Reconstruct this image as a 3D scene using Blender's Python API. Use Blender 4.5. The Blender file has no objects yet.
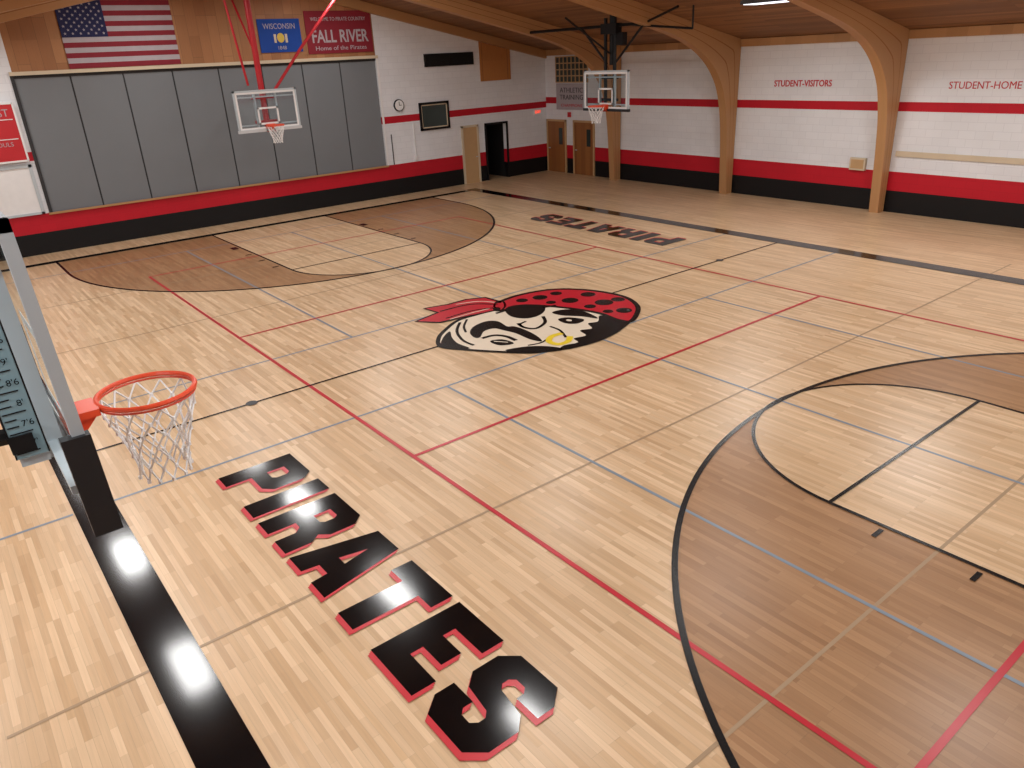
import bpy, math, random
import numpy as np
from mathutils import Vector, Matrix
from mathutils.geometry import tessellate_polygon
random.seed(4)
FT=0.3048
sc=bpy.context.scene
try:
    sc.view_settings.view_transform='Standard'; sc.view_settings.look='None'
except Exception: pass

# ------------------------------------------------------------ camera
def rot(a,b,c):
    fw=np.array([math.cos(a)*math.cos(b),math.sin(a)*math.cos(b),-math.sin(b)])
    r=np.cross(fw,[0,0,1.]);r/=np.linalg.norm(r);u=np.cross(r,fw)
    return r*math.cos(c)+u*math.sin(c),-r*math.sin(c)+u*math.cos(c),fw
CF=751.45; CR=rot(2.4907,0.4125,-0.0515); CC=np.array([34.0528,-28.0676,14.8483])
cam=bpy.data.cameras.new("camera");co=bpy.data.objects.new("camera",cam);sc.collection.objects.link(co)
cam.sensor_width=36;cam.lens=CF/1024*36;cam.clip_start=0.02;cam.clip_end=200
m=Matrix.Identity(4)
for i in range(3):
    m[i][0]=CR[0][i];m[i][1]=CR[1][i];m[i][2]=-CR[2][i];m[i][3]=CC[i]*FT
co.matrix_world=m;sc.camera=co
def fl(u,v):
    "rectify the floor artwork traced in perspective to plan coordinates (feet)"
    d=CR[2]+CR[0]*(u-512)/CF-CR[1]*(v-384)/CF
    P=CC-d*(CC[2]/d[2]);return (P[0],P[1])

# ------------------------------------------------------------ materials
def s2l(c): return tuple(((x/255)/12.92 if x/255<=.04045 else ((x/255+.055)/1.055)**2.4) for x in c)+(1,)
def mat(name,col,rough=.6,metal=0,emis=None,es=0,noise=.06,nscale=6,spec=.5,coat=0,bump=0):
    m=bpy.data.materials.new(name);m.use_nodes=True;nt=m.node_tree;b=nt.nodes["Principled BSDF"]
    c=s2l(col)
    b.inputs["Roughness"].default_value=rough;b.inputs["Metallic"].default_value=metal
    b.inputs["Specular IOR Level"].default_value=spec
    b.inputs["Coat Weight"].default_value=coat;b.inputs["Coat Roughness"].default_value=.15
    tc=nt.nodes.new("ShaderNodeTexCoord");n=nt.nodes.new("ShaderNodeTexNoise");n.inputs["Scale"].default_value=nscale
    n.inputs["Detail"].default_value=4
    nt.links.new(tc.outputs["Object"],n.inputs["Vector"])
    r=nt.nodes.new("ShaderNodeMapRange");r.inputs[3].default_value=1-noise;r.inputs[4].default_value=1+noise
    nt.links.new(n.outputs["Fac"],r.inputs[0])
    mx=nt.nodes.new("ShaderNodeVectorMath");mx.operation='SCALE';mx.inputs[0].default_value=c[:3]
    nt.links.new(r.outputs[0],mx.inputs["Scale"]);nt.links.new(mx.outputs[0],b.inputs["Base Color"])
    if bump:
        bp=nt.nodes.new("ShaderNodeBump");bp.inputs["Strength"].default_value=bump;bp.inputs["Distance"].default_value=.01
        nt.links.new(n.outputs["Fac"],bp.inputs["Height"]);nt.links.new(bp.outputs[0],b.inputs["Normal"])
    if emis:
        b.inputs["Emission Color"].default_value=s2l(emis);b.inputs["Emission Strength"].default_value=es
    return m
def wood(name,cA,cB,axes=(0,1),length=1.0,row=.06,rough=.35,grain=.12,seam=.75,spec=.5,big=.08,coat=0,var=.8):
    """strip boards; axes=(along,across) world axes"""
    m=bpy.data.materials.new(name);m.use_nodes=True;nt=m.node_tree;b=nt.nodes["Principled BSDF"];N=nt.nodes.new;L=nt.links.new
    g=N("ShaderNodeNewGeometry");sp=N("ShaderNodeSeparateXYZ");L(g.outputs["Position"],sp.inputs[0])
    cb=N("ShaderNodeCombineXYZ");L(sp.outputs[axes[0]],cb.inputs[0]);L(sp.outputs[axes[1]],cb.inputs[1])
    br=N("ShaderNodeTexBrick");L(cb.outputs[0],br.inputs["Vector"])
    br.offset=.37;br.offset_frequency=3;br.squash=1
    br.inputs["Scale"].default_value=1;br.inputs["Brick Width"].default_value=length;br.inputs["Row Height"].default_value=row
    br.inputs["Mortar Size"].default_value=row*.025;br.inputs["Mortar Smooth"].default_value=.3
    br.inputs["Color1"].default_value=s2l(cA);br.inputs["Color2"].default_value=s2l(cB)
    a=s2l(cA);br.inputs["Mortar"].default_value=(a[0]*seam,a[1]*seam,a[2]*seam,1)
    mp=N("ShaderNodeMapping");mp.inputs["Location"].default_value=(.53,row*7,0);L(cb.outputs[0],mp.inputs[0])
    b2=N("ShaderNodeTexBrick");L(mp.outputs[0],b2.inputs["Vector"]);b2.offset=.37;b2.offset_frequency=3
    b2.inputs["Scale"].default_value=1;b2.inputs["Brick Width"].default_value=length;b2.inputs["Row Height"].default_value=row
    b2.inputs["Mortar Size"].default_value=0;b2.inputs["Color1"].default_value=(.86,.83,.79,1);b2.inputs["Color2"].default_value=(1.1,1.1,1.1,1)
    mu=N("ShaderNodeMix");mu.data_type='RGBA';mu.blend_type='MULTIPLY';mu.inputs[0].default_value=var;mu.clamp_result=False
    L(br.outputs[0],mu.inputs[6]);L(b2.outputs[0],mu.inputs[7])
    ms=N("ShaderNodeMapping");ms.inputs["Scale"].default_value=(1.2,26,1);L(cb.outputs[0],ms.inputs[0])
    ns=N("ShaderNodeTexNoise");ns.inputs["Scale"].default_value=2;ns.inputs["Detail"].default_value=5;L(ms.outputs[0],ns.inputs["Vector"])
    r=N("ShaderNodeMapRange");r.inputs[3].default_value=1-grain;r.inputs[4].default_value=1+grain;L(ns.outputs["Fac"],r.inputs[0])
    nb=N("ShaderNodeTexNoise");nb.inputs["Scale"].default_value=.35;L(cb.outputs[0],nb.inputs["Vector"])
    rb=N("ShaderNodeMapRange");rb.inputs[3].default_value=1-big;rb.inputs[4].default_value=1+big;L(nb.outputs["Fac"],rb.inputs[0])
    mm=N("ShaderNodeMath");mm.operation='MULTIPLY';L(r.outputs[0],mm.inputs[0]);L(rb.outputs[0],mm.inputs[1])
    vs=N("ShaderNodeVectorMath");vs.operation='SCALE';L(mu.outputs[2],vs.inputs[0]);L(mm.outputs[0],vs.inputs["Scale"])
    L(vs.outputs[0],b.inputs["Base Color"])
    rr=N("ShaderNodeMapRange");rr.inputs[3].default_value=rough*.85;rr.inputs[4].default_value=rough*1.2;L(nb.outputs["Fac"],rr.inputs[0]);L(rr.outputs[0],b.inputs["Roughness"])
    b.inputs["Specular IOR Level"].default_value=spec;b.inputs["Coat Weight"].default_value=coat;b.inputs["Coat Roughness"].default_value=.2
    return m
def blockwall(name,s0,s1,upper=True):
    m=bpy.data.materials.new(name);m.use_nodes=True;nt=m.node_tree;b=nt.nodes["Principled BSDF"];N=nt.nodes.new;L=nt.links.new
    g=N("ShaderNodeNewGeometry");sp=N("ShaderNodeSeparateXYZ");L(g.outputs["Position"],sp.inputs[0])
    ad=N("ShaderNodeMath");ad.operation='ADD';L(sp.outputs[0],ad.inputs[0]);L(sp.outputs[1],ad.inputs[1])
    cb=N("ShaderNodeCombineXYZ");L(ad.outputs[0],cb.inputs[0]);L(sp.outputs[2],cb.inputs[1])
    br=N("ShaderNodeTexBrick");L(cb.outputs[0],br.inputs["Vector"]);br.inputs["Scale"].default_value=1
    br.inputs["Brick Width"].default_value=.406;br.inputs["Row Height"].default_value=.203;br.inputs["Mortar Size"].default_value=.006
    br.inputs["Color1"].default_value=(1,1,1,1);br.inputs["Color2"].default_value=(.96,.96,.96,1);br.inputs["Mortar"].default_value=(.88,.88,.89,1)
    ra=N("ShaderNodeValToRGB");cr=ra.color_ramp;cr.interpolation='CONSTANT'
    W=s2l((230,232,236));R=s2l((190,24,42));K=s2l((12,12,15))
    zmax=10.0
    st=[(0,K),(1.9*FT/zmax,R),(3.5*FT/zmax,W)]
    if upper: st+=[(s0*FT/zmax,R),(s1*FT/zmax,W)]
    cr.elements[0].position=0;cr.elements[0].color=st[0][1];cr.elements[1].position=st[1][0];cr.elements[1].color=st[1][1]
    for p,c in st[2:]:
        e=cr.elements.new(p);e.color=c
    dv=N("ShaderNodeMath");dv.operation='DIVIDE';dv.inputs[1].default_value=zmax;L(sp.outputs[2],dv.inputs[0]);L(dv.outputs[0],ra.inputs[0])
    mu=N("ShaderNodeMix");mu.data_type='RGBA';mu.blend_type='MULTIPLY';mu.inputs[0].default_value=1
    L(ra.outputs[0],mu.inputs[6]);L(br.outputs[0],mu.inputs[7])
    ns=N("ShaderNodeTexNoise");ns.inputs["Scale"].default_value=.8;ns.inputs["Detail"].default_value=6;L(g.outputs["Position"],ns.inputs["Vector"])
    r=N("ShaderNodeMapRange");r.inputs[3].default_value=.90;r.inputs[4].default_value=1.07;L(ns.outputs["Fac"],r.inputs[0])
    vs=N("ShaderNodeVectorMath");vs.operation='SCALE';L(mu.outputs[2],vs.inputs[0]);L(r.outputs[0],vs.inputs["Scale"]);L(vs.outputs[0],b.inputs["Base Color"])
    bp=N("ShaderNodeBump");bp.inputs["Strength"].default_value=.2;bp.inputs["Distance"].default_value=.004;L(br.outputs["Fac"],bp.inputs["Height"]);bp.invert=True
    L(bp.outputs[0],b.inputs["Normal"]);b.inputs["Roughness"].default_value=.5;b.inputs["Specular IOR Level"].default_value=.3
    return m
def glassmat():
    m=bpy.data.materials.new("tempered_glass");m.use_nodes=True;nt=m.node_tree;nt.nodes.clear();N=nt.nodes.new;L=nt.links.new
    o=N("ShaderNodeOutputMaterial");mx=N("ShaderNodeMixShader");t=N("ShaderNodeBsdfTransparent");t.inputs[0].default_value=(.84,.90,.92,1)
    g=N("ShaderNodeBsdfGlossy");g.inputs["Roughness"].default_value=.05
    mx.inputs[0].default_value=.09;L(t.outputs[0],mx.inputs[1]);L(g.outputs[0],mx.inputs[2]);L(mx.outputs[0],o.inputs[0]);return m

FLA=(215,185,150);FLB=(193,159,121)
M=dict(
 floor=wood("maple_floor",FLA,FLB,(0,1),.85,.0572,rough=.30,grain=.14,coat=.0,var=.7,seam=.7),
 stain=wood("stained_maple",(166,127,90),(147,108,73),(0,1),.85,.0572,rough=.32,grain=.14,coat=.0,var=.6,seam=.7),
 deck=wood("roof_decking",(146,102,64),(120,82,50),(0,1),3.0,.14,rough=.7,grain=.12,seam=.5),
 ply=wood("plywood_panelling",(170,120,78),(152,102,64),(2,1),3.0,.3,rough=.6,grain=.15,seam=.6),
 ply2=wood("plywood_board",(186,124,66),(174,114,58),(2,1),3.0,1.2,rough=.6,grain=.2,seam=.7),
 glu=wood("glulam",(188,142,96),(170,126,82),(0,0),4.0,.5,rough=.5,grain=.06,seam=.9,var=.3),
 oak=wood("oak_door",(152,98,50),(134,84,42),(2,0),3.0,.25,rough=.5,grain=.15,seam=.85),
 tan=mat("tan_door_paint",(192,156,112),.5),
 wS=blockwall("painted_block_stage_side",8.1,8.9),wF=blockwall("painted_block_far_side",8.6,9.45),
 blk=mat("black_floor_paint",(7,6,8),.11,noise=.1,spec=.4),
 kline=mat("black_line_paint",(10,9,10),.26,spec=.35),
 red=mat("red_line_paint",(182,26,42),.3,noise=.12,nscale=2),
 redL=mat("red_letter_shadow_paint",(190,38,48),.3),
 grey=mat("grey_line_paint",(122,134,146),.33,noise=.15,nscale=3),
 tanl=mat("tan_line",(160,134,104),.36),
 cream=mat("cream_floor_paint",(222,206,184),.34),
 yel=mat("yellow_floor_paint",(226,196,40),.34),
 part=mat("grey_partition_vinyl",(114,118,122),.6,noise=.05,nscale=1.2),
 seam=mat("partition_seam",(44,44,46),.7),
 alu=mat("aluminium_frame",(186,196,202),.4,.1,noise=.04),
 white=mat("white_paint",(232,232,232),.45),
 black=mat("black_steel",(16,16,18),.5,noise=.1,spec=.3),
 pad=mat("black_rubber_pad",(26,27,31),.5,noise=.15,nscale=14,bump=.3),
 padw=mat("grey_rubber_pad",(196,198,200),.55),
 orange=mat("orange_rim_enamel",(222,74,40),.35),
 redst=mat("red_steel",(178,28,38),.4),
 net=mat("white_nylon_net",(236,236,236),.8),
 glass=glassmat(),
 dark=mat("dark_void",(14,14,15),.8),
 gscr=mat("dark_window_glass",(52,62,60),.12),
 navy=mat("navy_cloth",(30,34,76),.85,noise=.12),
 fred=mat("flag_red_cloth",(130,32,46),.85,noise=.12),
 fwh=mat("flag_white_cloth",(174,166,172),.85,noise=.1),
 wis=mat("blue_flag_cloth",(20,66,150),.85,noise=.12),
 ban=mat("crimson_banner_cloth",(130,26,42),.8,noise=.12),
 sb=mat("scoreboard_red",(190,30,40),.5),
 tred=mat("red_wall_lettering",(190,44,54),.6),
 tel=mat("teal_gauge_plastic",(128,156,166),.4),
 led=mat("led_diffuser",(250,250,255),.5,emis=(236,244,255),es=2.0),
 steel=mat("fixture_housing",(70,70,72),.5,.3),
 gold=mat("gold_print",(210,180,70),.6),
 beige=mat("beige_rail",(206,190,164),.6),
 exitg=mat("exit_sign_red",(230,70,40),.5,emis=(255,70,40),es=1.2),
)
# ------------------------------------------------------------ mesh builder (feet)
class B:
    def __init__(s,name): s.n=name;s.v=[];s.f=[];s.m=[];s.mats=[]
    def mi(s,k):
        if k not in s.mats: s.mats.append(k)
        return s.mats.index(k)
    def add(s,vs,fs,k):
        o=len(s.v);s.v+=[tuple(map(float,p)) for p in vs]
        i=s.mi(k)
        for f in fs: s.f.append(tuple(o+j for j in f));s.m.append(i)
        return s
    def box(s,x0,x1,y0,y1,z0,z1,k):
        v=[(x,y,z) for x in (x0,x1) for y in (y0,y1) for z in (z0,z1)]
        return s.add(v,[(0,1,3,2),(4,6,7,5),(0,4,5,1),(2,3,7,6),(0,2,6,4),(1,5,7,3)],k)
    def prism(s,poly,ax,a,b,k):
        def P(p,t):
            q=list(p);q.insert(ax,t);return tuple(q)
        n=len(poly);v=[P(p,a) for p in poly]+[P(p,b) for p in poly]
        tri=tessellate_polygon([[Vector((p[0],p[1],0)) for p in poly]])
        f=[tuple(t) for t in tri]+[tuple(n+i for i in reversed(t)) for t in tri]+[(i,(i+1)%n,n+(i+1)%n,n+i) for i in range(n)]
        return s.add(v,f,k)
    def flat(s,loops,z,k,fn=None):
        pts=[Vector((p[0],p[1],0)) for l in loops for p in l]
        tri=tessellate_polygon([[Vector((p[0],p[1],0)) for p in l] for l in loops])
        vs=[(p.x,p.y,z) for p in pts]
        if fn: vs=[fn(p) for p in vs]
        out=[]
        for t in tri:
            a,b,c=[pts[i] for i in t]
            out.append(tuple(t) if (b-a).cross(c-a).z>0 else tuple(reversed(t)))
        return s.add(vs,out,k)
    def strip(s,pts,w,z,k,closed=False):
        P=[np.array(p[:2],float) for p in pts];n=len(P);vs=[];fs=[]
        for i in range(n):
            a=P[(i-1)%n] if (closed or i>0) else P[i];b=P[(i+1)%n] if (closed or i<n-1) else P[i]
            t=b-a;t=t/(np.linalg.norm(t)+1e-9);nn=np.array([-t[1],t[0]])
            ww=w[i] if hasattr(w,'__len__') else w
            vs+=[(*(P[i]-nn*ww/2),z),(*(P[i]+nn*ww/2),z)]
        for i in range(n if closed else n-1):
            j=(i+1)%n;fs.append((2*i,2*j,2*j+1,2*i+1))
        return s.add(vs,fs,k)
    def tube(s,pts,r,k,seg=8,closed=False,cap=True):
        P=[Vector(p) for p in pts];n=len(P);vs=[];fs=[]
        for i in range(n):
            a=P[(i-1)%n] if (closed or i>0) else P[i];b=P[(i+1)%n] if (closed or i<n-1) else P[i]
            t=(b-a).normalized();up=Vector((0,0,1)) if abs(t.z)<.9 else Vector((1,0,0))
            x=t.cross(up).normalized();y=x.cross(t)
            for j in range(seg):
                an=2*math.pi*j/seg;vs.append(tuple(P[i]+x*math.cos(an)*r+y*math.sin(an)*r))
        for i in range(n if closed else n-1):
            q=(i+1)%n
            for j in range(seg): fs.append((i*seg+j,i*seg+(j+1)%seg,q*seg+(j+1)%seg,q*seg+j))
        if cap and not closed:
            fs.append(tuple(reversed(range(seg))));fs.append(tuple((n-1)*seg+j for j in range(seg)))
        return s.add(vs,fs,k)
    def text(s,body,size,fn,k,depth=.03,bold=0.0,width=None):
        cu=bpy.data.curves.new("tmp","FONT");cu.body=body;cu.size=size;cu.extrude=depth/2;cu.offset=bold;cu.align_x='CENTER';cu.align_y='CENTER'
        cu.resolution_u=3
        ob=bpy.data.objects.new("tmp",cu);sc.collection.objects.link(ob);bpy.context.view_layer.update()
        me=bpy.data.meshes.new_from_object(ob.evaluated_get(bpy.context.evaluated_depsgraph_get()))
        vs=[v.co.copy() for v in me.vertices];fs=[tuple(p.vertices) for p in me.polygons]
        bpy.data.objects.remove(ob);bpy.data.curves.remove(cu);bpy.data.meshes.remove(me)
        if not vs: return s
        k2=1
        if width:
            xs=[v.x for v in vs];k2=width/(max(xs)-min(xs))
        return s.add([fn((v.x*k2,v.y,v.z)) for v in vs],fs,k)
    def done(s,smooth=False,origin=None):
        A=np.array(s.v)
        if origin is None: origin=((A[:,0].min()+A[:,0].max())/2,(A[:,1].min()+A[:,1].max())/2,A[:,2].min())
        o=np.array(origin);me=bpy.data.meshes.new(s.n)
        me.from_pydata([tuple((p-o)*FT) for p in A],[],s.f)
        for k in s.mats: me.materials.append(M[k])
        me.polygons.foreach_set("material_index",s.m)
        me.update();ob=bpy.data.objects.new(s.n,me);ob.location=tuple(o*FT);sc.collection.objects.link(ob);return ob
def cat(Q,closed,m=5):
    Q=[np.array(q,float) for q in Q];n=len(Q);o=[]
    for i in range(n if closed else n-1):
        p0=Q[(i-1)%n] if closed or i>0 else Q[i];p1=Q[i];p2=Q[(i+1)%n];p3=Q[(i+2)%n] if closed or i+2<n else p2
        for t in np.linspace(0,1,m,endpoint=False):
            o.append(.5*((2*p1)+(-p0+p2)*t+(2*p0-5*p1+4*p2-p3)*t*t+(-p0+3*p1-3*p2+p3)*t**3))
    if not closed: o.append(Q[-1])
    return o

XW=-47.0;XE=47.0;YF=41.8;YN=-41.8
EA=15.2;SL=.22
def roof(y): return EA+SL*(41.8-abs(y))
# ------------------------------------------------------------ shell
b=B("floor");b.box(XW-6,XE+.5,YN-.5,YF+.5,-.5,0,'floor');b.done()
b=B("wall_far");b.box(XW-.6,XE+.6,YF,YF+.6,0,EA+.2,'wF');b.done()
b=B("wall_near");b.box(XW-.6,XE+.6,YN-.6,YN,0,EA+.2,'wF');b.done()
b=B("wall_scorer_end");b.prism([(YN,0),(YF,0),(YF,EA+.05),(0,roof(0)),(YN,EA+.05)],0,XE,XE+.6,'wF');b.done()
b=B("wall_stage")
def gy(y0,y1,z0,k,x0=XW-.6,x1=XW):
    pts=[(y0,z0),(y1,z0),(y1,roof(y1)+.05)]
    if y0<0<y1: pts.append((0,roof(0)+.05))
    pts.append((y0,roof(y0)+.05));b.prism(pts,0,x0,x1,k)
OL,OR=-18.3,16.9
gy(YN,OL,0,'wS');b.box(XW-.6,XW,OL,OR,0,3.5,'wS')
gy(OL,OR,15.2,'ply')
gy(OR,31.6,0,'wS');gy(31.6,34.8,6.8,'wS');gy(34.8,YF,0,'wS')
b.box(XW-5,XW-.6,31.2,31.6,0,7.2,'wS');b.box(XW-5,XW-.6,34.8,35.2,0,7.2,'dark');b.box(XW-5.4,XW-5,31.2,35.2,0,7.2,'dark');b.box(XW-5,XW-.6,31.2,35.2,7.2,7.5,'dark')
b.done()
b=B("ceiling")
b.prism([(YN-.6,EA-.13),(0,roof(0)),(YF+.6,EA-.13),(YF+.6,EA+.4),(0,roof(0)+.5),(YN-.6,EA+.4)],0,XW-.6,XE+.6,'deck');b.done()
# ------------------------------------------------------------ arches
prof=[(40.7,0),(40.45,4),(40.15,7),(39.75,9),(39.1,10.8),(38.1,12.2),(36.8,13.4),(35,14.5),(32.5,15.5),(29,16.45),(20,18.5),(10,20.7),(0,22.7)]
sp_=[tuple(p) for p in cat(prof,False,5)]
def top(y):
    return EA-.1 if abs(y)>41.7 else roof(y)-.02
for x in (-33.6,-17.0,-.2,16.6,33.4):
    b=B("laminated_wood_arch")
    for sg in (1,-1):
        n=len(sp_);vs=[];outp=[]
        for i,(y,z) in enumerate(sp_):
            if z<12: oy,oz=41.7,z*(EA-.1)/12
            else:
                oy=y if y<30 else 41.7-(41.7-30)*min(1,max(0,(38.25-y)/(38.25-30)));oz=top(oy)
            outp.append((oy,oz))
        for (y,z),(oy,oz) in zip(sp_,outp):
            for xx in (x-.42,x+.42): vs+=[(xx,sg*y,z),(xx,sg*oy,oz)]
        fs=[]
        for i in range(n-1):
            a=4*i;c=a+4
            fs+=[(a,a+1,c+1,c),(a+2,c+2,c+3,a+3),(a,c,c+2,a+2),(a+1,a+3,c+3,c+1)]
        b.add(vs,fs,'glu')
        for off in (.33,.66):
            sv=[];sf=[]
            for j,((y,z),(oy,oz)) in enumerate(zip(sp_,outp)):
                py=y+(oy-y)*off;pz=z+(oz-z)*off
                for xx in (x-.425,x+.425): sv+=[(xx,sg*py,pz),(xx,sg*(py+(oy-y)*.03),pz+(oz-z)*.03)]
            for j in range(n-1):
                a=4*j;c=a+4;sf+=[(a,a+1,c+1,c),(a+2,c+2,c+3,a+3)]
            b.add(sv,sf,'oak')
    b.done()
b=B("trim_1")
for sg in (-1,1):
    b.prism([(0,roof(0)-1.0),(0,roof(0)-.02),(sg*41.7,EA-.05),(sg*41.7,EA-1.0)],0,XW,XW+.45,'glu')
b.done()
b=B("trim_2");b.box(XW+.5,XE,YF-.25,YF,EA-.7,EA,'glu');b.done()
b=B("trim_3");b.box(XW,XW+.25,OL-.3,OR+.1,3.45,3.62,'glu')
b.box(XW,XW+.12,OL-.25,OL,3.62,15.3,'seam');b.box(XW,XW+.12,OR,OR+.2,3.62,15.3,'white');b.box(XW,XW+.2,OL-.25,OR+.2,15.2,15.5,'beige');b.done()
# ------------------------------------------------------------ folding partition
b=B("folding_partition");n=8;w=(OR-OL)/n
for i in range(n):
    y0=OL+i*w;b.box(XW-.45,XW-.2,y0+.07,y0+w-.07,3.5,15.2,'part')
    b.box(XW-.5,XW-.28,y0-.07 if i else y0,y0+.07,3.5,15.2,'seam')
b.box(XW-.5,XW-.28,OR-.07,OR,3.5,15.2,'seam')
b.box(XW-.55,XW-.14,OL,OR,14.95,15.2,'seam');b.done()
# ------------------------------------------------------------ court markings
Z=lambda i:.004+i*.003
b=B("court_markings")
def rect(x0,x1,y0,y1,z,k): b.flat([[(x0,y0),(x1,y0),(x1,y1),(x0,y1)]],z,k)
for sg in (-1,1):
    hx=36.75*sg;R=19.75
    arc=[(hx-sg*R*math.cos(t),R*math.sin(t)) for t in np.linspace(-math.pi/2,math.pi/2,73)]
    b.flat([[(42*sg,-R)]+arc+[(42*sg,R)]],Z(0),'stain')
    key=[(42*sg,-6),(23*sg,-6)]+[(23*sg-sg*6*math.cos(t),6*math.sin(t)) for t in np.linspace(-math.pi/2,math.pi/2,41)][1:-1]+[(23*sg,6),(42*sg,6)]
    b.flat([key],Z(1),'floor')
for x in (-5,5,-37,37): rect(x-.07,x+.07,-25.3,25.3,Z(2),'grey')
for sg in (-1,1):
    for y in (-10,0,10): rect(*sorted((5*sg,37*sg)),y-.07,y+.07,Z(3),'grey')
    for x in (15.3,26.7): rect(x*sg-.055,x*sg+.055,-30,30,Z(2),'tanl')
rect(4.93,5.07,-33,-26.7,Z(2),'grey')
for y in (-15,15): rect(-30.09,30.09,y-.09,y+.09,Z(5),'red')
for x in (-30,-10,10,30): rect(x-.09,x+.09,-15,15,Z(4),'red')
rect(-.07,.07,-25.3,25.3,Z(6),'kline')
for y in (-1,1):
    rect(-43.2,43.2,*sorted((25.3*y,26.65*y)),Z(6),'blk')
for sg in (-1,1):
    rect(*sorted((42*sg,42.9*sg)),-26.6,26.6,Z(7),'blk')
    hx=36.75*sg;R=19.65
    arc=[(42*sg,-R)]+[(hx-sg*R*math.cos(t),R*math.sin(t)) for t in np.linspace(-math.pi/2,math.pi/2,91)]+[(42*sg,R)]
    b.strip(arc,.2,Z(7),'kline')
    key=[(42*sg,-6),(23*sg,-6)]+[(23*sg-sg*6*math.cos(t),6*math.sin(t)) for t in np.linspace(-math.pi/2,math.pi/2,49)][1:-1]+[(23*sg,6),(42*sg,6)]
    b.strip(key,.15,Z(8),'kline')
    rect(23*sg-.07,23*sg+.07,-6,6,Z(9),'kline')
    for yy in (-1,1):
        for xx,hw in ((25,.08),(28,.08),(31,.08),(34.5,.5)):
            rect(xx*sg-hw,xx*sg+hw,*sorted((6.25*yy,6.8*yy)),Z(9),'kline')
b.done()
b=B("volleyball_floor_plate")
for (x,y) in ((0,-18),(0,18)):
    b.flat([[(x+.28*math.cos(t),y+.28*math.sin(t)) for t in np.linspace(0,2*math.pi,20,endpoint=False)]],Z(10),'steel')
b.done()
# ------------------------------------------------------------ PIRATES lettering (flat paint)
G={
'P':([(0,0),(.38,0),(.38,.34),(.84,.34),(1,.46),(1,.87),(.84,1),(0,1)],[(.38,.79),(.6,.79),(.66,.74),(.66,.6),(.6,.55),(.38,.55)]),
'I':([(0,0),(1,0),(1,1),(0,1)],),
'R':([(0,0),(.38,0),(.38,.34),(.52,.34),(.62,.26),(.62,0),(1,0),(1,.32),(.88,.44),(1,.55),(1,.87),(.84,1),(0,1)],[(.38,.79),(.6,.79),(.65,.74),(.65,.62),(.6,.57),(.38,.57)]),
'A':([(0,0),(.36,0),(.39,.2),(.61,.2),(.64,0),(1,0),(.76,1),(.24,1)],[(.42,.42),(.58,.42),(.5,.74)]),
'T':([(0,1),(0,.74),(.3,.74),(.3,0),(.7,0),(.7,.74),(1,.74),(1,1)],),
'E':([(0,0),(1,0),(1,.25),(.4,.25),(.4,.39),(.82,.39),(.82,.61),(.4,.61),(.4,.75),(1,.75),(1,1),(0,1)],),
'S':([(0,.16),(.18,0),(.82,0),(1,.16),(1,.46),(.84,.58),(.44,.62),(.37,.67),(.37,.74),(.43,.79),(.58,.79),(.64,.74),(.64,.66),(1,.66),(1,.84),(.82,1),(.18,1),(0,.84),(0,.56),(.16,.43),(.56,.39),(.63,.34),(.63,.27),(.57,.21),(.43,.21),(.36,.26),(.36,.36),(0,.36)],),
}
lay=[('P',6.2,2.35),('I',8.95,1.0),('R',10.4,2.4),('A',13.1,2.65),('T',15.95,2.35),('E',18.65,2.15),('S',21.15,2.3)]
for sg in (1,-1):
    b=B("painted_team_lettering")
    for ch,x0,w in lay:
        loops=G[ch]
        def place(dx,dy,z,k):
            b.flat([[(sg*(x0+p[0]*w+dx),sg*(-21.7+p[1]*2.98+dy)) for p in l] for l in loops],z,k)
        for i,t in enumerate((.34,.67,1)): place(.14*t,-.17*t,Z(9)+.0008*i,'redL')
        place(0,0,Z(10)+.001,'blk')
    b.done()
# ------------------------------------------------------------ pirate logo
b=B("painted_pirate_mascot")
def tr(pts): return [np.array(fl(*p)) for p in pts]
def pg(pts,z,k,sm=True):
    q=tr(pts);b.flat([cat(q,True,4) if sm else q],Z(z),k)
def ln(pts,w,z,k='kline',closed=False): b.strip(cat(tr(pts),closed),w,Z(z),k,closed)
def dot(u,v,rx,ry,z,k):
    c=fl(u,v);b.flat([[(c[0]+rx*math.cos(t),c[1]+ry*math.sin(t)) for t in np.linspace(0,2*math.pi,16,endpoint=False)]],Z(z),k)
face=[(441,347),(439,338),(447,329),(458,321),(474,316),(497,310),(520,305),(560,300),(600,308),(628,318),(622,328),(606,337),(585,344),(560,350),(528,353),(495,352),(465,350)]
pg(face,10,'cream');ln(face,.26,11,closed=True)
pg([(600,316),(614,319),(628,322),(622,330),(608,338),(592,344),(572,349),(560,350),(564,346),(578,343),(574,339),(586,336),(580,331),(592,329),(588,324),(598,322)],12,'kline')
pg([(505,351),(528,347),(550,347),(562,350),(530,354)],12,'kline')
pg([(441,346),(444,337),(450,332),(452,338),(458,344),(470,349),(452,349)],12,'kline')
band=[(497,311),(496,305),(508,299),(526,294),(552,290),(580,290),(606,293),(626,298),(637,306),(637,314),(630,322),(616,320),(600,314),(578,310),(552,307),(528,306),(508,310)]
pg(band,12,'red');ln(band,.32,13,closed=True)
tail1=[(500,302),(485,298),(466,300),(448,305),(424,309),(438,313),(416,322),(440,323),(462,318),(482,314),(499,310)]
pg(tail1,12,'red',False);b.strip(tr(tail1),.2,Z(13),'kline',True)
ln([(498,305),(470,305),(440,312)],.18,14);ln([(499,308),(474,311),(446,319)],.14,14);ln([(496,303),(478,302),(456,305)],.12,14,'cream');ln([(490,309),(470,314),(450,320)],.1,14,'cream')
dot(499,306,.5,.55,14,'red');ln([(494,307),(497,302),(503,302),(505,307),(500,311),(494,307)],.14,14)
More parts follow.
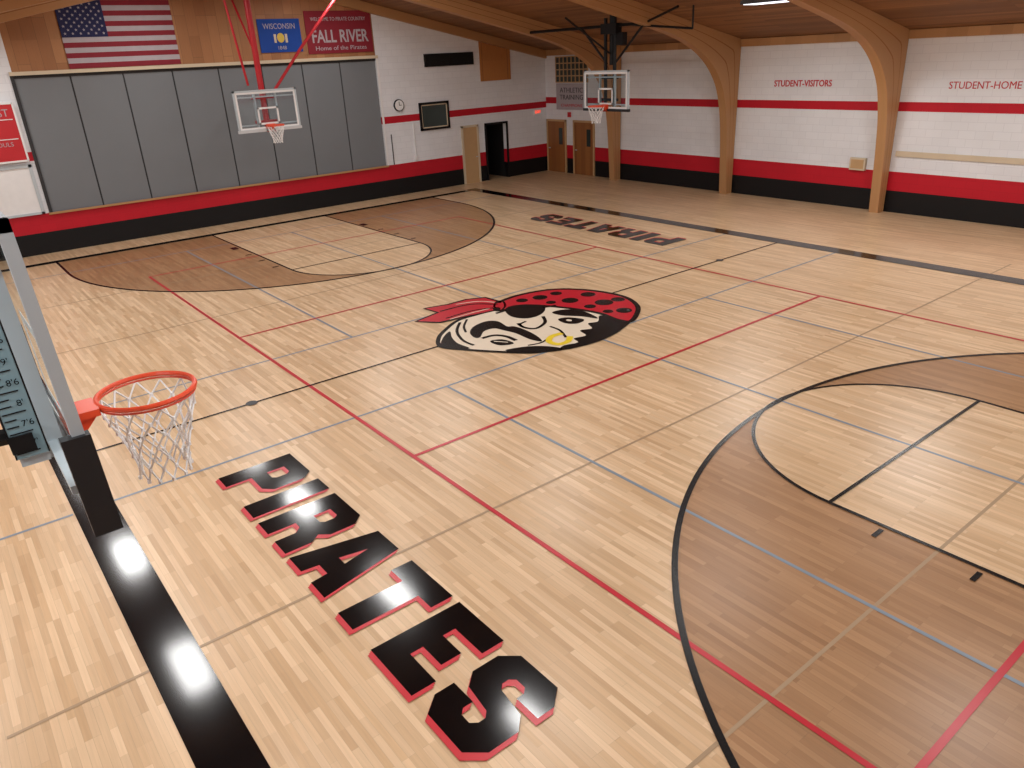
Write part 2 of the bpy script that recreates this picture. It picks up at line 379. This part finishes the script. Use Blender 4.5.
for (u,v,r) in ((540,298,.5),(556,294,.4),(570,301,.55),(588,295,.5),(604,303,.6),(618,300,.45),(624,311,.5),(590,307,.38),(522,301,.4),(551,303,.33),(608,312,.33)):
    dot(u,v,r,r,14,'kline')
pg([(505,310),(514,306),(532,305),(545,308),(541,315),(527,319),(511,317)],14,'kline');ln([(506,311),(496,314)],.22,14);ln([(543,308),(556,306)],.26,14)
pg([(552,313),(566,310),(584,312),(598,319),(582,317),(562,316)],14,'kline')
pg([(558,320),(568,318),(584,320),(578,324),(566,324)],14,'kline');dot(569,321,.2,.15,15,'cream')
ln([(543,317),(545,323),(536,329),(524,328),(518,324)],.22,14);ln([(524,328),(520,325),(526,322)],.16,14)
pg([(470,333),(474,327),(486,322),(498,322),(507,327),(514,327),(524,330),(536,336),(542,342),(530,340),(516,334),(504,331),(494,329),(484,332),(480,338),(474,338)],14,'kline')
ln([(482,339),(494,336),(506,337),(516,341)],.26,14);pg([(490,342),(502,340),(514,344),(500,346)],14,'kline');ln([(494,342),(508,343)],.1,15,'cream')
ln([(460,323),(457,332),(463,341),(474,346)],.18,14);ln([(467,320),(464,327),(466,333)],.14,14)
ln([(550,327),(560,331),(566,338)],.16,14);ln([(528,346),(542,343),(552,336)],.14,14)
ln([(562,334),(552,337),(549,342),(558,345),(568,342),(570,337)],.36,15,'yel')
b.done()

# ------------------------------------------------------------ basketball goals
def goal(name,px,py,dirv,bz0,bz1,pad,tilt=0,extra=None,hw=3.0,thick=.16,padh=.0,ro=1.28):
    D=np.array(dirv,float);U=np.array([D[1],-D[0]])
    b=B(name)
    def T(u,d,z):
        dd=d-math.tan(tilt)*(z-bz0)
        return (px+U[0]*u+D[0]*dd,py+U[1]*u+D[1]*dd,z)
    def bx(u0,u1,d0,d1,z0,z1,k):
        v=[T(u,d,z) for u in (u0,u1) for d in (d0,d1) for z in (z0,z1)]
        b.add(v,[(0,1,3,2),(4,6,7,5),(0,4,5,1),(2,3,7,6),(0,2,6,4),(1,5,7,3)],k)
    b.add([T(-hw+.1,0,bz0+.1),T(hw-.1,0,bz0+.1),T(hw-.1,0,bz1-.1),T(-hw+.1,0,bz1-.1)],[(0,1,2,3)],'glass')
    fk='alu'
    for s in (-1,1): bx(*sorted((s*hw,s*(hw-.15))),-thick,.05,bz0,bz1,fk)
    bx(-hw,hw,-thick,.05,bz1-.15,bz1,fk);bx(-hw,hw,-thick,.05,bz0,bz0+.15,fk)
    for s in (-1,1): bx(*sorted((s*(hw-.15),s*(hw-.32))),.02,.035,bz0+.15,bz1-.15,'white')
    bx(-hw+.3,hw-.3,.02,.035,bz1-.32,bz1-.15,'white');bx(-hw+.3,hw-.3,.02,.035,bz0+.15,bz0+.3,'white')
    rz=10.0
    for s in (-1,1): bx(*sorted((s*1.0,s*.84)),.036,.045,rz,rz+1.5,'white')
    bx(-1,1,.036,.045,rz+1.34,rz+1.5,'white');bx(-1,1,.036,.045,rz,rz+.16,'white')
    pt=.1
    bx(-hw-.06,hw+.06,-thick-.06,pt,bz0-.12,bz0+.12,pad)
    if padh:
        for s in (-1,1): bx(*sorted((s*(hw+.07),s*(hw-.1))),-thick-.14,pt,bz0-.12,bz0+padh,pad)
    for s in (-1,1): bx(s*1.0-.08,s*1.0+.08,-.36,-thick,bz0+.3,bz1-.3,fk)
    for z in (bz0+.5,bz1-.6): bx(-hw+.2,hw-.2,-.3,-.18,z-.06,z+.06,fk)
    bx(-.42,.42,.03,.1,9.35,10.02,'orange');bx(-.3,.3,.1,.5+ro-1.28,9.86,9.98,'orange')
    v=[T(-.25,.1,9.45),T(.25,.1,9.45),T(.25,.5,9.86),T(-.25,.5,9.86),T(.25,.1,9.9),T(-.25,.1,9.9)]
    b.add(v,[(0,1,2,3),(1,4,2),(0,3,5)],'orange')
    c=np.array(T(0,ro,9.95))
    ring=[(c[0]+.77*math.cos(t),c[1]+.77*math.sin(t),9.95) for t in np.linspace(0,2*math.pi,40,endpoint=False)]
    b.tube(ring,.045,'orange',8,True)
    ring2=[(c[0]+.77*math.cos(t),c[1]+.77*math.sin(t),9.88) for t in np.linspace(0,2*math.pi,40,endpoint=False)]
    b.tube(ring2,.02,'orange',6,True)
    N=12;lv=[(9.86,.76),(9.6,.70),(9.35,.60),(9.1,.52),(8.87,.46),(8.65,.42),(8.42,.42)]
    def np_(l,i):
        z,r=lv[l];a=2*math.pi*(i+(.5 if l%2 else 0))/N
        jit=.02*math.sin(i*2.3+l)
        return (c[0]+(r+jit)*math.cos(a),c[1]+(r+jit)*math.sin(a),z+jit)
    for l in range(len(lv)-1):
        for i in range(N):
            j=i-1 if l%2==0 else i+1
            b.tube([np_(l,i),np_(l+1,i)],.018,'net',4,cap=False)
            b.tube([np_(l,i),np_(l+1,j)],.018,'net',4,cap=False)
            b.tube([tuple(np.array(np_(l+1,i))+[0,0,.03]),tuple(np.array(np_(l+1,i))-[0,0,.03])],.035,'net',5)
    if extra: extra(b,T,bx)
    return b.done()
def ex_stage(b,T,bx):
    b.tube([T(0,-.7,9.6),T(0,-.7,24)],.27,'redst',12)
    b.tube([T(1.1,-.9,13.4),T(2.2,-.9,23.0)],.11,'redst',8)
    b.tube([T(-1.0,-.5,12.7),T(-4.4,-.7,16.3),T(-10,-.9,21.8)],.14,'redst',8)
    b.tube([T(0,-.7,16),T(0,-6,23)],.1,'redst',8)
    bx(-1.1,1.1,-.75,-.4,12.2,12.45,'redst');bx(-1.1,1.1,-.75,-.4,10.1,10.35,'redst')
goal("basketball_hoop",-38.1,.1,(1,0),9.5,13.0,'padw',extra=ex_stage)
def ex_far(b,T,bx):
    for s in (-.6,.6): b.tube([T(s,-.6,9.7),T(s,-.6,17.6)],.17,'black',8)
    b.tube([T(0,-.9,13.5),T(0,-.9,18.2)],.28,'black',8)
    for z in (12.4,10.4): bx(-1.1,1.1,-.65,-.4,z-.12,z+.12,'black')
    b.tube([T(-4.2,-.8,16.9),T(12.3,-.8,16.9)],.14,'black',8)
    b.tube([T(-.5,-.7,13.6),T(-4.1,-.8,16.9)],.11,'black',8);b.tube([T(.5,-.7,13.6),T(4.1,-.8,16.9)],.11,'black',8)
    b.tube([T(-4.1,-.8,16.9),T(-9,.5,17.9)],.11,'black',8);b.tube([T(-2.0,-.8,16.9),T(-9,-1.5,16.2)],.1,'black',8);b.tube([T(-9,-1.5,16.2),T(-9,-1.5,18)],.08,'black',8)
    b.tube([T(0,-.6,14.5),T(-.5,5.5,17.6)],.09,'black',8)
    bx(-1.0,1.0,-1.1,-.3,16.2,17.1,'black');bx(-1.6,-.7,-1.2,-.6,15.2,16.3,'black')
goal("basketball_hoop",-21.25,27.2,(0,-1),9.5,13.05,'pad',extra=ex_far)
def ex_near(b,T,bx):
    for s in (-1,1):
        b.tube([T(s*1.4,-.5,12.6),T(s*1.4,-14.0,13.2)],.12,'black',8)
        b.tube([T(s*1.4,-.5,10.35),T(s*1.4,-14.0,11.2)],.12,'black',8)
        bx(s*1.4-.1,s*1.4+.1,-.7,-.34,9.9,12.9,'alu')
    bx(-1.6,1.6,-.75,-.45,10.15,10.4,'black')
    bx(1.52,1.56,-.74,-.32,10.05,12.85,'tel')
    bx(1.56,1.565,-.74,-.72,10.05,12.85,'black');bx(1.56,1.565,-.34,-.32,10.05,12.85,'black')
    for i in range(27): bx(1.56,1.57,-.7,-.56 if i%3 else -.42,10.12+i*.1,10.135+i*.1,'black')
    for i in range(9):
        b.text(["7'","7'6","8'","8'6","9'","9'6","10'","9'6","9'"][i],.13,(lambda zc:(lambda p:T(1.575,-.45+p[0],zc+p[1])))(10.25+i*.3),'black',depth=.002)
goal("basketball_hoop",21.0,-27.2,(0,1),9.44,13.45,'pad',tilt=.035,extra=ex_near,padh=1.3,thick=.1,ro=1.33)

# ------------------------------------------------------------ stage wall items
def onX(yc,zc,x): return lambda p:(x+p[2],yc+p[0],zc+p[1])
def onY(xc,zc,y): return lambda p:(xc+p[0],y-p[2],zc+p[1])
X1=XW+.12;XG=XW+.01
b=B("american_flag")
fy0,fy1,fz0,fz1=-13.8,-4.2,15.55,21.0;h=(fz1-fz0)/13
for i in range(13):
    b.box(XW+.02,X1,fy0,fy1,fz1-(i+1)*h,fz1-i*h,'fred' if i%2==0 else 'fwh')
cy=fy0+.39*(fy1-fy0);b.box(XW+.03,X1+.03,fy0,cy,fz1-7*h,fz1,'navy')
for r in range(9):
    for c in range(6 if r%2==0 else 5):
        yy=fy0+(cy-fy0)*((c*2+1+(r%2))/12);zz=fz1-7*h*(r+1)/10
        pts=[]
        for q in range(10):
            a=math.pi/2+q*math.pi/5;rr=.13 if q%2==0 else .05;pts.append((yy+rr*math.cos(a),zz+rr*math.sin(a)))
        b.prism(pts,0,X1+.03,X1+.045,'fwh')
b.done()
b=B("state_flag");b.box(XW+.02,X1,3.9,8.4,16.2,19.3,'wis');b.text("WISCONSIN",.72,onX(6.15,18.6,X1+.01),'fwh',width=3.4)
b.flat([[(.4*math.cos(t),.45*math.sin(t)) for t in np.linspace(0,2*math.pi,16,endpoint=False)]],0,'gold',lambda p:(X1+.02,6.15+p[0],17.55+p[1]))
for dy in (-.6,.6): b.box(X1,X1+.02,6.15+dy-.12,6.15+dy+.12,17.1,17.9,'beige')
b.text("1848",.5,onX(6.15,16.6,X1+.01),'fwh');b.done()
b=B("team_banner");b.box(XW+.02,X1,9.0,16.7,15.9,20.0,'ban')
b.text("FALL RIVER",1.7,onX(12.85,17.5,X1+.01),'fwh',bold=.03,width=6.6);b.text("WELCOME TO PIRATE COUNTRY",.5,onX(12.85,19.2,X1+.01),'fwh',width=6.4)
b.text("Home of the Pirates",.6,onX(12.85,16.4,X1+.01),'fwh',width=6)
b.done()
b=B("scoreboard");b.box(XG,XW+.5,-27.5,-19.0,8.3,13.1,'sb')
for (y0,y1,z0,z1) in ((-27.5,-19,13.0,13.15),(-27.5,-19,8.25,8.4),(-19.1,-18.95,8.3,13.1)): b.box(XG,XW+.55,y0,y1,z0,z1,'white')
b.text("GUEST",.85,onX(-20.7,12.3,XW+.52),'fwh',width=2.4)
b.box(XG,XW+.53,-22.2,-19.5,10.2,11.7,'sb');b.text("FOULS",.5,onX(-20.5,9.75,XW+.52),'fwh')
b.box(XG,XW+.53,-21.5,-20,8.6,9.4,'sb');b.box(XG,XW+.53,-27,-24,9,12,'dark')
b.box(XG,XW+.54,-22.4,-19.3,11.75,11.82,'white');b.box(XG,XW+.54,-22.4,-19.3,10.15,10.22,'white');b.done()
b=B("wall_panel_board");b.box(XG,XW+.15,-27.5,-19.0,3.7,7.8,'white')
for (y0,y1,z0,z1) in ((-27.5,-18.9,7.7,7.95),(-27.5,-18.9,3.6,3.8),(-19.15,-18.9,3.6,7.95)): b.box(XG,XW+.25,y0,y1,z0,z1,'alu')
b.done()
b=B("wall_clock")
def disc(yc,zc,r,x0,x1,k): b.prism([(yc+r*math.cos(t),zc+r*math.sin(t)) for t in np.linspace(0,2*math.pi,28,endpoint=False)],0,x0,x1,k)
disc(19.2,10.1,.66,XG,XW+.2,'black');disc(19.2,10.1,.56,XG,XW+.22,'white')
b.box(XW+.22,XW+.24,19.17,19.23,10.1,10.5,'black');b.box(XW+.22,XW+.24,19.2,19.5,10.07,10.13,'black');b.done()
b=B("window_1");b.box(XG,XW+.06,22.1,25.9,7.2,10.0,'gscr')
for (y0,y1,z0,z1) in ((21.9,26.1,9.9,10.15),(21.9,26.1,7.0,7.25),(21.9,22.15,7,10.1),(25.85,26.1,7,10.1),): b.box(XG,XW+.2,y0,y1,z0,z1,'black')
for (y0,y1,z0,z1) in ((22.15,25.85,9.78,9.9),(22.15,25.85,7.25,7.37),(22.15,22.27,7.25,9.9),(25.73,25.85,7.25,9.9)): b.box(XG,XW+.12,y0,y1,z0,z1,'beige')
b.done()
b=B("wall_vent");b.box(XG,XW+.2,23.2,30.2,14.0,15.4,'dark')
for i in range(6): b.box(XW+.2,XW+.26,23.3,30.1,14.1+i*.21,14.18+i*.21,'black')
b.box(XG,XW+.28,26.6,26.75,14,15.4,'black');b.done()
b=B("plywood_wall_board");b.prism([(31.2,12.0),(35.9,12.0),(35.9,roof(35.9)-1.05),(31.2,roof(31.2)-1.05)],0,XG,XW+.15,'ply2');b.done()
b=B("door_1");b.box(XG,XW+.12,27.9,30.1,0,6.8,'tan')
for (y0,y1,z0,z1) in ((27.7,27.95,0,7),(30.05,30.3,0,7),(27.7,30.3,6.8,7.05)): b.box(XG,XW+.2,y0,y1,z0,z1,'beige')
b.tube([(XW+.12,29.85,3.2),(XW+.3,29.85,3.2),(XW+.3,29.6,3.2)],.05,'alu');b.done()
b=B("trim_4")
for (y0,y1,z0,z1) in ((31.35,31.6,0,7),(34.8,35.05,0,7),(31.35,35.05,6.8,7.05)): b.box(XG,XW+.15,y0,y1,z0,z1,'black')
b.done()
b=B("exit_sign");b.box(XG,XW+.2,39.6,40.7,7.4,8.1,'white');b.text("EXIT",.5,onX(40.15,7.75,XW+.22),'exitg');b.done()
b=B("wall_conduit");b.tube([(XW+.08,20.9,4),(XW+.08,20.9,8)],.06,'white');b.tube([(XW+.08,17.8,3.6),(XW+.08,17.8,7.0)],.06,'steel');b.box(XG,XW+.2,20.7,21.1,3.8,4.3,'white');b.done()
# ------------------------------------------------------------ far wall items
for i,(x0,x1) in enumerate(((-46.6,-43.2),(-41.4,-37.9))):
    b=B("door_%d"%(i+2));b.box(x0,x1,YF-.12,YF-.01,0,6.5,'oak')
    for (a,c,z0,z1) in ((x0-.2,x0,0,6.7),(x1,x1+.2,0,6.7),(x0-.2,x1+.2,6.5,6.75)): b.box(a,c,YF-.22,YF-.01,z0,z1,'tan')
    b.box(x1-1.2,x1-.5,YF-.15,YF-.12,3.6,5.7,'gscr')
    b.tube([(x0+.35,YF-.12,3.1),(x0+.35,YF-.35,3.1),(x0+.7,YF-.35,3.1)],.05,'alu');b.done()
b=B("window_2");b.box(-44.8,-38.9,YF-.05,YF-.01,11.3,14.3,'gscr')
for x in np.linspace(-44.8,-38.9,9): b.box(x-.06,x+.06,YF-.14,YF-.04,11.3,14.3,'tan')
for z in np.linspace(11.3,14.3,5): b.box(-44.8,-38.9,YF-.15,YF-.04,z-.06,z+.06,'tan')
b.done()
b=B("sponsor_banner");b.box(-44.8,-39,YF-.1,YF-.02,8.0,11.15,'fwh')
b.text("ATHLETIC\nTRAINING",.85,onY(-41.9,9.9,YF-.11),'steel',width=4.4);b.text("CHAMPIONS",.5,onY(-41.9,8.5,YF-.11),'tred',width=4);b.done()
b=B("wall_sign_visitors");b.text("STUDENT-VISITORS",.8,onY(-9.4,11.0,YF-.02),'tred',width=6.1,bold=.015);b.done()
b=B("wall_sign_home");b.text("STUDENT-HOME",.8,onY(6.8,10.8,YF-.02),'tred',width=5.4,bold=.0);b.done()
b=B("wall_handrail");b.box(.6,15.8,YF-.14,YF-.01,4.95,5.4,'beige');b.box(17.5,32,YF-.14,YF-.01,4.95,5.4,'beige');b.done()
b=B("electrical_box");b.box(-3.5,-2.0,YF-.3,YF-.01,3.5,4.6,'beige');b.box(-3.35,-2.15,YF-.33,YF-.3,3.65,4.45,'tan');b.done()
b=B("fire_alarm");b.box(-42.6,-42.1,YF-.2,YF-.01,7.1,7.7,'sb');b.done()

# ------------------------------------------------------------ lights
LP=86
for y,xs,kk in ((-22.8,(-38.2,-21.7,-6.8,9.5,26),.85),(27.6,(-3.4,12.5,29,42),1.25),(-8,(-38,-25,-8.5,8.5,25,40),1),(9,(-38,-25,-8.5,8.5,25,40),1.1),(-35,(-25,-8.5,8.5,25),1.2)):
    for x in xs:
        z=roof(y)-.75
        b=B("led_ceiling_fixture");b.box(x-2.6,x+2.6,y-1.0,y+1.0,z,z+.3,'steel');b.box(x-2.4,x+2.4,y-.85,y+.85,z-.04,z,'led')
        for dx in (-2,2): b.tube([(x+dx,y,z+.3),(x+dx,y,roof(y))],.04,'steel',6)
        b.done()
        l=bpy.data.lights.new("led_light","AREA");l.shape='RECTANGLE';l.size=4.8*FT;l.size_y=1.7*FT;l.energy=LP*kk;l.color=(1,.985,.96)
        lo=bpy.data.objects.new("led_light",l);lo.location=(x*FT,y*FT,(z-.08)*FT);sc.collection.objects.link(lo)
w=bpy.data.worlds.new("world");sc.world=w;w.use_nodes=True;w.node_tree.nodes["Background"].inputs[0].default_value=(.8,.9,1,1);w.node_tree.nodes["Background"].inputs[1].default_value=.3
